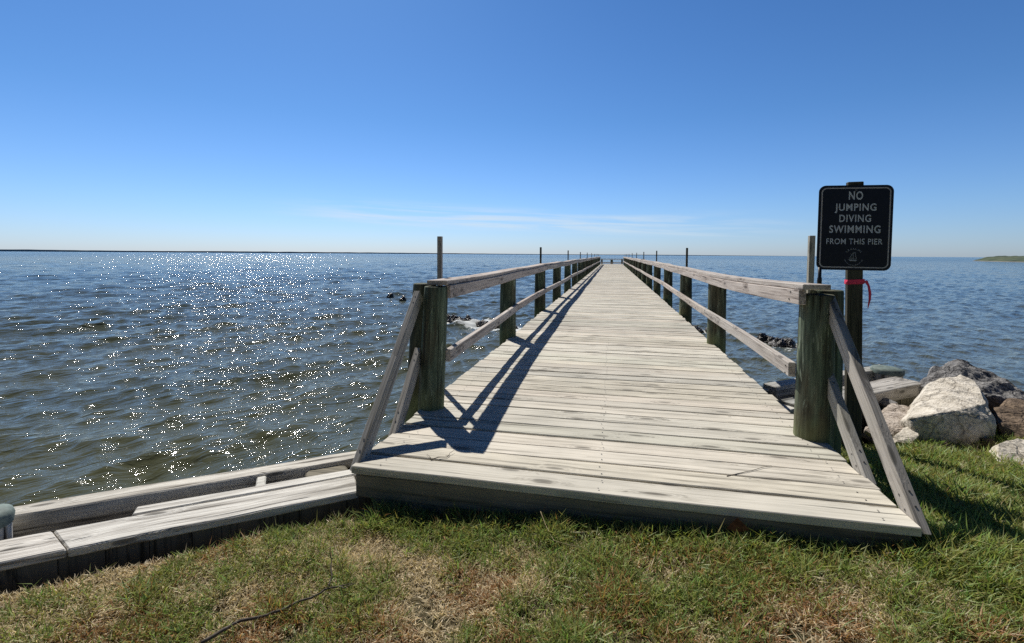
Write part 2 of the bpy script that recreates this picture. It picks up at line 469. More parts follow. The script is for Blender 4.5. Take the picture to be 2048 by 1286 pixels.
m.add(vs,[list(range(n)),[n+i for i in range(n)][::-1]]+[[i,(i+1)%n,n+(i+1)%n,n+i] for i in range(n)],[(0,0,0)]*(2*n),.5)
panel=m.build('sign_panel',NAVY,sign); panel.location=(PX,-.024,PZ); panel.rotation_euler=(0,math.radians(1.6),math.radians(-2))
YF=-.0032
m=MB(); A=rrect(.430,.560,.034); B=rrect(.414,.544,.027)
vs=[(x,YF,z) for x,z in A]+[(x,YF,z) for x,z in B]
m.add(vs,[[i,(i+1)%n,n+(i+1)%n,n+i] for i in range(n)],[(0,0,0)]*(2*n),.5); m.build('border',BORD,panel)
def text(s,cx,cz,w,h,bold,name,mt,par,rot=0.0,yoff=YF):
    cu=bpy.data.curves.new('t','FONT'); cu.body=s; cu.align_x='CENTER'; cu.size=1; cu.offset=bold; cu.resolution_u=4
    if len(s)>1: cu.space_character=1.06+bold*4.0
    to=bpy.data.objects.new('t',cu); C.objects.link(to); bpy.context.view_layer.update()
    dg=bpy.context.evaluated_depsgraph_get(); me=bpy.data.meshes.new_from_object(to.evaluated_get(dg))
    bpy.data.objects.remove(to)
    co=np.empty(len(me.vertices)*3); me.vertices.foreach_get('co',co); co=co.reshape(-1,3)
    mn=co.min(0);mx=co.max(0); c=(mn+mx)/2
    sx=w/(mx[0]-mn[0])
    if s not in ('.',','): mn[1]=0; c=(mn+mx)/2
    sy=h/(mx[1]-mn[1])
    x=(co[:,0]-c[0])*sx; z=(co[:,1]-c[1])*sy
    ca,sa=math.cos(rot),math.sin(rot)
    out=np.stack([cx+x*ca-z*sa,np.full(len(x),yoff),cz+x*sa+z*ca],1)
    me.vertices.foreach_set('co',out.ravel()); me.update()
    me.materials.clear(); me.materials.append(mt)
    o=bpy.data.objects.new(name,me); C.objects.link(o); o.parent=par
    return o
def join(objs,name):
    vs=[];fs=[];b=0
    for o in objs:
        vs+=[tuple(v.co) for v in o.data.vertices]; fs+=[[i+b for i in p.vertices] for p in o.data.polygons]; b=len(vs)
    me=bpy.data.meshes.new(name); me.from_pydata(vs,[],fs); me.materials.append(objs[0].data.materials[0])
    r=bpy.data.objects.new(name,me); C.objects.link(r); r.parent=objs[0].parent
    for o in objs: bpy.data.objects.remove(o)
    return r
KX=.462/153.; KZ=.592/172.
def rowz(y): return .296-(y-372)*KZ       # from the row heights measured on the sign
lines=[('NO',0,392.5,29,16.5,.022),('JUMPING',0,416,85,14.3,.019),('DIVING',0,438.5,65,14.3,.019),('SWIMMING',0,460.5,105,15,.018),('FROM THIS PIER',0,485.5,115,11.5,.006)]
for s,cx,yr,w,h,b in lines:
    text(s,cx,rowz(yr),w*KX,h*KZ,b,'lettering',LETTER,panel)
# emblem: small boat in a ring of letters
EZ=rowz(517); ER=19*KX
ob=[]
arc='C.B.C.I.A.,INC'
cw={'.':.35,',':.35,'I':.45}
tot=sum(cw.get(c,1) for c in arc); a=math.radians(148); span=math.radians(116); 
for ch in arc:
    wd=cw.get(ch,1)/tot*span; am=a-wd/2
    cx,cz=ER*math.cos(am),EZ+ER*math.sin(am)
    if ch in '.,': 
        ob.append(text('.',cx-.004*math.cos(am),cz-.004*math.sin(am),.0022,.0026,0,'q',FAINT,panel,am-math.pi/2))
    else: ob.append(text(ch,cx,cz,.0022 if ch=='I' else .0085,.012,.01,'q',FAINT,panel,am-math.pi/2))
    a-=wd
em=join(ob,'emblem_lettering')
m=MB()
def poly(pts): 
    n_=len(pts); m.add([(x,YF,EZ+z) for x,z in pts],[list(range(n_))],[(0,0,0)]*n_,.5)
def stroke(pts,w):
    for (x1,z1),(x2,z2) in zip(pts[:-1],pts[1:]):
        dx,dz=x2-x1,z2-z1; L=math.hypot(dx,dz); nx,nz=-dz/L*w/2,dx/L*w/2
        poly([(x1+nx,z1+nz),(x2+nx,z2+nz),(x2-nx,z2-nz),(x1-nx,z1-nz)])
# lower ring of small illegible marks
for i in range(34):
    aa=math.radians(200+140*i/33); r1,r2=ER-.003,ER+.003+(i%3)*.0006
    if i%5==4: continue
    stroke([(r1*math.cos(aa),r1*math.sin(aa)),(r2*math.cos(aa),r2*math.sin(aa))],.0016)
poly([(-.031,-.017),(.022,-.020),(.016,-.029),(-.022,-.028)])           # hull
stroke([(-.034,-.014),(-.031,-.018),(.024,-.021)],.002)
stroke([(-.001,-.018),(.0,.034)],.002)
stroke([(-.003,.030),(-.013,.012),(-.026,-.010),(-.005,-.013)],.0022)      # main sail outline
for t_ in (.25,.5,.75): stroke([(-.003-.021*t_,.03-.04*t_),(-.003,.03-.042*t_)],.0014)
stroke([(.004,.032),(.012,.022),(.012,.005),(.020,-.012),(.006,-.014)],.0022)
stroke([(.002,.034),(.014,.030)],.002); stroke([(-.018,.018),(-.014,.022)],.002)
m.build('emblem',FAINT,panel)
for zz in (.262,-.268):
    MB().tube([(0,-.002,zz),(0,-.0055,zz)],[.008,.007],10).build('mounting_bolt',BOLT,panel)

# ribbon tied round the post
def ribbon_strip(pts,wv):
    vs=[];
    for p in pts:
        vs.append(Vector(p)+Vector(wv)/2); vs.append(Vector(p)-Vector(wv)/2)
    fs=[[2*i,2*i+1,2*i+3,2*i+2] for i in range(len(pts)-1)]
    return vs,fs
m=MB(); cx,cy,cz=1.675,3.75,.872
hh=.0515; hd=.021
ring=[(-hh,-hd),(hh,-hd),(hh,hd),(-hh,hd),(-hh,-hd)]
for j,off in ((0,0),(1,.0025)):
    pts=[(cx+(a+math.copysign(off,a)),cy+(b_+math.copysign(off,b_)),cz+(.004 if j else 0)+(.006 if a>0 else 0)) for a,b_ in ring]
    vs,fs=ribbon_strip(pts,(0,0,.03)); m.add(vs,fs,[(0,0,0)]*len(vs),.5)
tail=[(cx+hh+.001,cy-hd,cz+.012),(cx+.062,cy-.024,cz+.006),(cx+.076,cy-.026,cz-.022),(cx+.084,cy-.028,cz-.07),(cx+.084,cy-.029,cz-.115),(cx+.078,cy-.029,cz-.150),(cx+.074,cy-.029,cz-.178)]
vs=[]
for i,p in enumerate(tail):
    w=[.026,.018,.016,.018,.015,.010,.004][i]
    vs+= [Vector(p)+Vector((w/2,-.002,.006 if i<2 else 0)),Vector(p)-Vector((w/2,.002,0.006 if i<2 else 0))]
m.add(vs,[[2*i,2*i+1,2*i+3,2*i+2] for i in range(len(tail)-1)],[(0,0,0)]*len(vs),.5)
m.tube([(cx-hh-.002,cy-.01,cz-.010),(cx-hh-.008,cy-.022,cz-.002),(cx-hh-.003,cy-.025,cz+.010)],[.003,.006,.003],6)
rb=m.build('ribbon',PINK,None,smooth=False)
tag(rb,'pink plastic ribbon tied around the sign post with one loose tail','ribbon')
rb.rotation_euler=(0,0,0)

# ------------------------------------------------------------------ BULKHEAD
BO=Vector((-1.25,2.10,0)); BD=Vector((-.80,-.60,0)); BN=Vector((-.60,.80,0))
def bp(s,n,z): 
    v=BO+BD*s+BN*n; return (v.x,v.y,z)
bulk=thing('bulkhead',(0,0,0)); tag(bulk,'weathered grey timber bulkhead along the shore, passing under the pier','bulkhead')
# land side cap boards (left of the pier)
zc=-.135
def bbeam(name,s0,s1,n0,n1,z0,z1,mt=BULK,jit=.002,bev=.006,seg=.18,skew=0,sh0=0,sh1=0):
    m=MB(); nc=(n0+n1)/2
    m.beam([bp(s0,nc,(z0+z1)/2),bp(s1,nc+skew,(z0+z1)/2)],abs(n1-n0),abs(z1-z0),side=tuple(BN),up=(0,0,1),seg=seg,jit=jit)
    nv=len(m.v)
    for ring,sh in ((0,sh0),(nv-4,sh1)):
        for q,kx in enumerate((-1,1,1,-1)):
            v=Vector(m.v[ring+q])+BD*(kx*sh); m.v[ring+q]=tuple(v)
    return m.build(name,mt,bulk,bevel=bev)
bbeam('cap_board',-.03,1.142,-.005,.185,zc-.038,zc,sh1=.056)
bbeam('cap_board',1.147,4.4,-.005,.185,zc-.038,zc,sh0=.056)
bbeam('cap_board',4.41,9.0,-.005,.185,zc-.038,zc)
bbeam('cap_strip',-.05,.93,.188,.262,zc-.045,zc+.004)
bbeam('outer_beam',-.30,2.6,.405,.515,zc-.20,zc+.0,jit=.003)
bbeam('outer_beam',2.61,9.0,.40,.51,zc-.20,zc+.0,jit=.003)
bbeam('outer_beam',-.32,-3.6,.39,.50,zc-.20,zc-.0,BULKG,jit=.003)
bbeam('outer_beam',-3.62,-5.45,.34,.47,zc-.19,zc+.03,BULKG,jit=.004)
bbeam('spacer_block',.40,.445,.265,.402,zc-.13,zc-.01,jit=.001)
bbeam('waler',9.0,-5.2,.10,.19,-.55,-.35,FASC,seg=1)
# right of pier cap
bbeam('cap_board',-3.35,-4.15,-.12,.12,zc-.085,zc+.014,BULKG,jit=.004)
bbeam('cap_board',-4.155,-5.05,-.12,.13,zc-.085,zc+.022,BULKG,jit=.005)
bbeam('cap_board',-3.34,-.25,-.04,.16,zc-.06,zc-.012,jit=.003)
# vertical sheet planks
m=MB(); s=9.0
while s>-5.2:
    w=random.uniform(.13,.155) if s<0 or s<3 else .15
    off=.055 if s>-3.0 else -.088
    m.beam([bp(s-w/2,off+random.uniform(-.004,.004),(zc-.040 if s>-3.0 else zc-.087)),bp(s-w/2,off+random.uniform(-.004,.004),-2.6)],w-.002,.045,side=tuple(BD),up=tuple(BN),jit=.001)
    s-=w
m.build('sheet_planks',SHEET,bulk)
MB().beam([bp(9.0,.092,-.36),bp(-3.0,.092,-.36)],.02,.30,side=tuple(BN),up=(0,0,1)).build('backing_board',FASC,bulk)
m=MB(); s=9.0
while s>-5.2:
    w=.2; m.beam([bp(s-w/2,.36,zc-.20),bp(s-w/2,.36,-2.6)],w-.006,.05,side=tuple(BD),up=tuple(BN),jit=.001); s-=w
m.build('outer_sheet_planks',FASC,bulk)
def bpile(s,n,zt,r,cap=None,tilt=0):
    m=MB(); p=Vector(bp(s,n,0)); nn=18; vs=[];gs=[];fs=[]
    zs=[zt,zt-.02,zt-.12,zt-.4,-2.6]; sd=random.uniform(0,30)
    for i,z in enumerate(zs):
        for a in range(nn):
            an=2*math.pi*a/nn; rr=r*(1+.08*mnoise.noise(Vector((math.cos(an)*1.5+sd,math.sin(an)*1.5,z))))*(.95 if i==0 else 1)
            vs.append((p.x+rr*math.cos(an),p.y+rr*math.sin(an),z+(tilt*math.cos(an)*r if i<2 else 0)+(random.uniform(-.004,.004) if i<1 else 0))); gs.append((rr*math.cos(an)*.6+sd,rr*math.sin(an),z) if i<1 else (z,rr*math.cos(an)+sd,rr*math.sin(an)))
    fs.append(list(range(nn)))
    for i in range(4):
        for a in range(nn): fs.append([i*nn+a,i*nn+(a+1)%nn,(i+1)*nn+(a+1)%nn,(i+1)*nn+a])
    m.add(vs,fs,gs,random.random())
    o=m.build('bulkhead_pile',SHEET if cap is None else BULK,bulk,bevel=.006)
    if cap:
        c=MB(); vs=[];fs=[];zs=[(1.10,-.035),(1.12,0),(1.04,.018),(.6,.026),(.02,.030)]
        for k_,(f,dz) in enumerate(zs):
            for a in range(20):
                an=2*math.pi*a/20; wob=1+.05*mnoise.noise(Vector((math.cos(an)*2+s,math.sin(an)*2,k_)))
                vs.append((p.x+r*f*wob*math.cos(an),p.y+r*f*wob*math.sin(an),zt+dz+random.uniform(-.002,.002)+tilt*math.cos(an)*r))
        for i in range(4):
            for a in range(20): fs.append([i*20+a,i*20+(a+1)%20,(i+1)*20+(a+1)%20,(i+1)*20+a])
        c.add(vs,fs,[(0,0,0)]*len(vs),.5); c.build('pile_cap',GREENCAP,o,smooth=True)
    return o
bpile(.10,.335,zc-.022,.115)
bpile(1.455,.295,-.078,.078,cap=True)
bpile(4.6,.33,-.1,.1)
bpile(-2.95,.30,zc+.0,.085)
bpile(-5.2,.27,zc+.045,.125,cap=True,tilt=-.02)

# ------------------------------------------------------------------ ROCKS
def rock_mat(name,a,b,c,scale=6,bump=.8,wet=False):
    m,nt,_,_=mat(name); g=N(nt)
    oc=g.n('ShaderNodeTexCoord').outputs['Object']
    n1=g.noise(oc,scale,6,.62); n2=g.noise(oc,scale*7,4,.65); n3=g.noise(g.mul(oc,(1,1,2.5)),scale*2,4,.6,dist=.5)
    v=g.math('ADD',g.math('MULTIPLY',n1,.5),g.math('MULTIPLY',n2,.5))
    col=g.ramp(v,[(.36,c),(.46,b),(.6,a)])
    col=g.mix(g.mr(n3,.58,.66,0,.7),col,tuple(x*.45 for x in b))
    ve=g.n('ShaderNodeTexVoronoi',feature='DISTANCE_TO_EDGE',ins={'Vector':g.add(oc,g.mul(g.noise(oc,6,3,.6,out=1),(.18,.18,.18))),'Scale':scale*.55}).outputs[0]
    crk=g.mr(ve,.0,.035,1,0)
    col=g.mix(g.math('MULTIPLY',crk,.55),col,tuple(x*.6 for x in c))
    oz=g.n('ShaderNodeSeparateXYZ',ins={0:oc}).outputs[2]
    if not wet: col=g.mix(g.math('MULTIPLY',g.mr(oz,.06,-.12,0,.85),g.mr(n1,.35,.6,.6,1)),col,(.10,.075,.045))  # soil-brown toward the bottom, painting shade into the front faces
    bp_=g.n('ShaderNodeBump',ins={'Strength':bump,'Distance':.03,'Height':g.math('SUBTRACT',g.math('ADD',n1,g.math('MULTIPLY',n2,.45)),g.math('MULTIPLY',crk,.25))})
    p=g.n('ShaderNodeBsdfPrincipled',ins={'Base Color':col,'Roughness':.35 if wet else .85,'Normal':bp_.outputs[0]})
    p.inputs['Specular IOR Level'].default_value=.5 if wet else .2
    g.n('ShaderNodeOutputMaterial',ins={0:p.outputs[0]}); return m
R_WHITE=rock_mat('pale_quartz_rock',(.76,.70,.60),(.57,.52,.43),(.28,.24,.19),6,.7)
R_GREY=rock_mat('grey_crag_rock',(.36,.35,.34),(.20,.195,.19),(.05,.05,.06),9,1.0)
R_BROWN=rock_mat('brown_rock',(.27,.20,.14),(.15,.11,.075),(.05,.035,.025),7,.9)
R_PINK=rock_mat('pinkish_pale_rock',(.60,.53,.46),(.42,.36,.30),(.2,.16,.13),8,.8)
R_WET=rock_mat('wet_dark_rock',(.06,.05,.04),(.025,.02,.017),(.008,.007,.006),7,1.0,True)
def hull_rock(name,pts,mt,label,rough=.012,cuts=4,seed=0,group=None,flat=.5):
    import bmesh
    c=sum((Vector(p) for p in pts),Vector())/len(pts)
    bm=bmesh.new()
    for p in pts: bm.verts.new(Vector(p)-c)
    r=bmesh.ops.convex_hull(bm,input=bm.verts)
    for v in [v for v in bm.verts if not v.link_faces]: bm.verts.remove(v)
    bmesh.ops.triangulate(bm,faces=bm.faces)
    for _ in range(cuts):
        bmesh.ops.subdivide_edges(bm,edges=bm.edges,cuts=1,use_grid_fill=True,smooth=0)
        bmesh.ops.triangulate(bm,faces=[f for f in bm.faces if len(f.verts)>3])
    bmesh.ops.smooth_vert(bm,verts=bm.verts,factor=.5,use_axis_x=True,use_axis_y=True,use_axis_z=True)
    bm.normal_update()
    mv=[]
    for v in bm.verts:
        q=v.co*1.0+Vector((seed*3.1,seed,0))
        d=mnoise.fractal(q*5,1.0,2.0,5)*rough*1.6
        cl=mnoise.cell(q*6.0) if False else mnoise.voronoi(q*7)[0][0]
        d+=(cl-.3)*rough*1.3*flat
        mv.append(v.normal*d)
    for v,d in zip(bm.verts,mv): v.co+=d
    me=bpy.data.meshes.new(name); bm.to_mesh(me); bm.free(); me.materials.append(mt)
    o=bpy.data.objects.new(name,me); o.location=c; C.objects.link(o)
    tag(o,label,'rock',group)
    return o
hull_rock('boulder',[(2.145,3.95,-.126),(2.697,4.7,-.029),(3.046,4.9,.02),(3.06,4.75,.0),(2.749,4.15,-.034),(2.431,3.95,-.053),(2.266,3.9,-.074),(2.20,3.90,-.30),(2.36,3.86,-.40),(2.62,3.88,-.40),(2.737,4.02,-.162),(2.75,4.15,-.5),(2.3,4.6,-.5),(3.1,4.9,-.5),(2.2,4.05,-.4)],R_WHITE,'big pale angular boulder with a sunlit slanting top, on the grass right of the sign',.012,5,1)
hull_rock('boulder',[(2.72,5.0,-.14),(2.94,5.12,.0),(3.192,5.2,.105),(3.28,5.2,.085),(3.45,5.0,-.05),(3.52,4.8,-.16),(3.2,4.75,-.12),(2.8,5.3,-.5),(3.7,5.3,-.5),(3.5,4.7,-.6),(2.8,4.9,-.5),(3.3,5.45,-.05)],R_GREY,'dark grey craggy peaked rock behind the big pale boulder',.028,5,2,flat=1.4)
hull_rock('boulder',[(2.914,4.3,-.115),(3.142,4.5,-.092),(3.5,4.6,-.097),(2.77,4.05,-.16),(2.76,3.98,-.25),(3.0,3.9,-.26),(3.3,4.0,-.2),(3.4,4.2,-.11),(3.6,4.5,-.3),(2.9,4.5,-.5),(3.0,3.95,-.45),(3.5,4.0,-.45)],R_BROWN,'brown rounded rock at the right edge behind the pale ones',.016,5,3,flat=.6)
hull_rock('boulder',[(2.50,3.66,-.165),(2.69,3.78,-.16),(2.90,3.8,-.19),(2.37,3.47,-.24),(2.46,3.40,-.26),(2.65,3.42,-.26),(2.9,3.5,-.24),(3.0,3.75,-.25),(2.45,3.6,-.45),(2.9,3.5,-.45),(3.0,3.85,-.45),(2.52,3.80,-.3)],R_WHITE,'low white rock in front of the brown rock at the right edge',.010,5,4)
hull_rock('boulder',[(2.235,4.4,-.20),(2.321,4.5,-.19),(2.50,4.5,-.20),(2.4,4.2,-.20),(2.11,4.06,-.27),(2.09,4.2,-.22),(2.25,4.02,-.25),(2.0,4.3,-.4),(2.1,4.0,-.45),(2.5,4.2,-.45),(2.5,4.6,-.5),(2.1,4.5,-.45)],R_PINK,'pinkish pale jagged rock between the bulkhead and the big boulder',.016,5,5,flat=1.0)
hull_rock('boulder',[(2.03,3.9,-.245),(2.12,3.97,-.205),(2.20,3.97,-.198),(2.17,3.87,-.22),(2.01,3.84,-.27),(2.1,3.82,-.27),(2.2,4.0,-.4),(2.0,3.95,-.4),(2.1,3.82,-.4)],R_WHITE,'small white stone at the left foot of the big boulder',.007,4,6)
for i,(x,yy,r,mt_,lab) in enumerate(((1.93,4.02,.05,R_PINK,'fist-sized pale stone left of the small white stone'),(2.36,3.60,.035,R_WHITE,'small chip of white stone in the grass before the boulder'),(2.62,3.90,.07,R_BROWN,'brown stone wedged between the big boulder and the low white rock'),(2.33,4.62,.10,R_GREY,'grey stone wedged between the pinkish rock and the bulkhead'),(3.02,3.80,.05,R_WHITE,'pale stone tucked under the brown rock'))):
    rr=random.Random(i+90); z0=float(-.27 if i<3 else -.24)
    hull_rock('stone',[(x+r*rr.uniform(.6,1)*math.cos(a*.9),yy+r*rr.uniform(.6,1)*math.sin(a*.9),z0+rr.uniform(-.5,.6)*r) for a in range(7)]+[(x,yy,z0+r*.8),(x+r*.3,yy,z0-r)],mt_,lab,.004,3,i+60)
hull_rock('boulder',[(3.7,3.7,-.1),(4.4,3.8,-.05),(4.5,4.5,-.1),(3.8,4.6,-.05),(3.6,3.6,-.5),(4.6,3.7,-.5),(4.6,4.6,-.6),(3.7,4.7,-.6)],R_PINK,'pale rock further along the shore, right of the brown rock',.02,4,7)

# dark rocks breaking the surface: a submerged reef line either side of the pier
reef=[(-5.95,16.3,.30,.13),(-5.35,15.75,.42,.19),(-4.85,15.45,.30,.20),(-4.2,15.2,.35,.10),(-3.7,14.9,.28,.12),(-3.1,14.5,.3,.10),(-11.6,23.4,.25,.22),(-10.2,21.9,.22,.20),(-7.2,17.4,.3,.04),(-2.4,14.3,.28,.08),
      (2.6,15.6,.3,.10),(3.25,15.6,.4,.16),(3.75,15.3,.28,.10),(4.15,14.2,.30,.16),(4.45,13.6,.42,.17),(4.95,13.15,.46,.18),(5.45,12.7,.34,.10),(2.1,16.2,.25,.12)]
fr=[]
for i,(x,yy,r,hgt) in enumerate(reef):
    rr=random.Random(i+40)
    pts=[]
    for k in range(12):
        a=k*math.pi/6+rr.uniform(-.2,.2); rad=r*rr.uniform(.55,1.0)
        pts.append((x+rad*math.cos(a),yy+rad*.8*math.sin(a),WATER+rr.uniform(-.25,.35)*hgt))
    for k in range(4): pts.append((x+rr.uniform(-.4,.4)*r,yy+rr.uniform(-.3,.3)*r,WATER+hgt*rr.uniform(.7,1.15)))
    for k in range(4): pts.append((x+rr.uniform(-.8,.8)*r,yy+rr.uniform(-.8,.8)*r,WATER-.6))
    left=x<0
    lab='wet dark rock breaking the surface in the foamy patch left of the pier' if left else 'wet dark rock breaking the surface right of the pier'
    if i==6: lab='small black rock tip out in the water, farthest left of the pier'
    if i==7: lab='small black rock tip in the water, nearer of the two far left ones'
    hull_rock('reef_rock',pts,R_WET,lab,.05,3,i+10,group=None if i in (6,7) else ('dark rocks left of the pier' if left else 'dark rocks right of the pier'),flat=1.5)
    fr.append((x,yy,r))

# ------------------------------------------------------------------ TERRAIN
def sstep(x,a,b):
    t=np.clip((x-a)/(b-a),0,1); return t*t*(3-2*t)
def vnoise(x,y,seed=0):
    xi=np.floor(x).astype(np.int64); yi=np.floor(y).astype(np.int64); xf=x-xi; yf=y-yi
    def h(a,b):
        n=(a*374761393+b*668265263+seed*974634777)&0xffffffff
        n=((n^(n>>13))*1274126177)&0xffffffff
        return ((n^(n>>16))&0xffff)/65535.
    u=xf*xf*(3-2*xf); v=yf*yf*(3-2*yf)
    return (h(xi,yi)*(1-u)+h(xi+1,yi)*u)*(1-v)+(h(xi,yi+1)*(1-u)+h(xi+1,yi+1)*u)*v
def fbm(x,y,seed=0,o=4):
    s=0;a=.5;t=0
    for i in range(o): s=s+a*vnoise(x*2**i,y*2**i,seed+i); t+=a; a*=.5
    return s/t
def ground_z(x,y):
    n=(x-BO.x)*BN.x+(y-BO.y)*BN.y
    z=-.155-.060*sstep(-x,.1,1.1)-.11*sstep(y,2.2,3.6)*sstep(x,.8,1.4)+.035*sstep(x,-.4,1.0)*(1-sstep(y,2.2,3.0))
    z=z+.10*sstep(-x,1.5,6.)*0-.0
    z=z+.03*(fbm(x*1.7,y*1.7,3)-.5)+.012*(fbm(x*9,y*9,5,2)-.5)
    inl=np.maximum(0,-(y-1.0)); z=z+.02*np.minimum(inl,20)
    # trench along the bulkhead, deeper on the left
    tl=sstep(n,-.12+.05*(fbm(x*3,y*3,9)-.5),-.01)
    z=z-tl*.42*sstep(-x,.9,1.5)
    z=z-sstep(n,-.75,-.2)*.28*sstep(x,1.3,2.0)
    z=z-sstep(n,-.12,.0)*.3*(1-sstep(-x,.9,1.5))
    z=z-.07*np.exp(-(((x-2.45)/.33)**2+((y-3.78)/.16)**2))
    # sea side
    z=z-sstep(n,.30,.42)*2.4
    z=z-sstep(y-4.15+.15*np.sin(x*1.3),.0,1.6)*2.2*sstep(x,2.7,3.2)
    z=np.maximum(z,-3.2)
    return z
def grid_mesh(name,xs,ys,fz,mt,smooth=True):
    X,Y=np.meshgrid(xs,ys); Z=fz(X,Y); nx,ny=len(xs),len(ys)
    co=np.stack([X,Y,Z],-1).reshape(-1,3).astype(np.float32)
    i=np.arange(nx*ny).reshape(ny,nx); q=np.stack([i[:-1,:-1],i[:-1,1:],i[1:,1:],i[1:,:-1]],-1).reshape(-1,4)
    return np_mesh(name,co,q,mt,smooth)
def np_mesh(name,co,q,mt,smooth=True,nper=4,parent=None):
    me=bpy.data.meshes.new(name); me.vertices.add(len(co)); me.vertices.foreach_set('co',co.astype(np.float32).ravel())
    me.loops.add(q.size); me.loops.foreach_set('vertex_index',q.ravel().astype(np.int32))
    me.polygons.add(len(q)); me.polygons.foreach_set('loop_start',(np.arange(len(q))*nper).astype(np.int32))
    try: me.polygons.foreach_set('loop_total',np.full(len(q),nper,dtype=np.int32))
    except Exception: pass
    me.update(calc_edges=True)
    me.polygons.foreach_set('use_smooth',np.full(len(q),smooth))
    me.materials.append(mt); me.update()
    o=bpy.data.objects.new(name,me); C.objects.link(o); return o
def spaced(a,b,c,d,fine,coarse_n):
    left=b-np.geomspace(fine,b-a+fine,coarse_n)[::-1]+fine; right=c+np.geomspace(fine,d-c+fine,coarse_n)-fine
    mid=np.arange(b,c,fine)
    return np.unique(np.concatenate([left,mid,right,[c]]))
m,nt,_,_=mat('soil_and_thatch'); g=N(nt)
geo=g.n('ShaderNodeNewGeometry').outputs['Position']
n1=g.noise(geo,3,4,.6); n2=g.noise(geo,60,3,.7); n3=g.noise(geo,1.3,3,.6)
col=g.ramp(n1,[(.35,(.05,.055,.025)),(.5,(.13,.105,.06)),(.65,(.26,.20,.12))])
col=g.mix(g.mr(n2,.35,.7,0,.7),col,(.03,.026,.015))
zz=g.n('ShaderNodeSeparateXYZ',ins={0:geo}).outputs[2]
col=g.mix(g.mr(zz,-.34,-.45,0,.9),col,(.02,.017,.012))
b=g.n('ShaderNodeBump',ins={'Strength':.8,'Distance':.02,'Height':n2})
p=g.n('ShaderNodeBsdfPrincipled',ins={'Base Color':col,'Roughness':.95,'Normal':b.outputs[0]}); p.inputs['Specular IOR Level'].default_value=.1
g.n('ShaderNodeOutputMaterial',ins={0:p.outputs[0]}); SOIL=m
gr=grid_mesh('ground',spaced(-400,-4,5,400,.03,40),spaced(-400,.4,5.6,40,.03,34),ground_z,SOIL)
tag(gr,kind='structure')

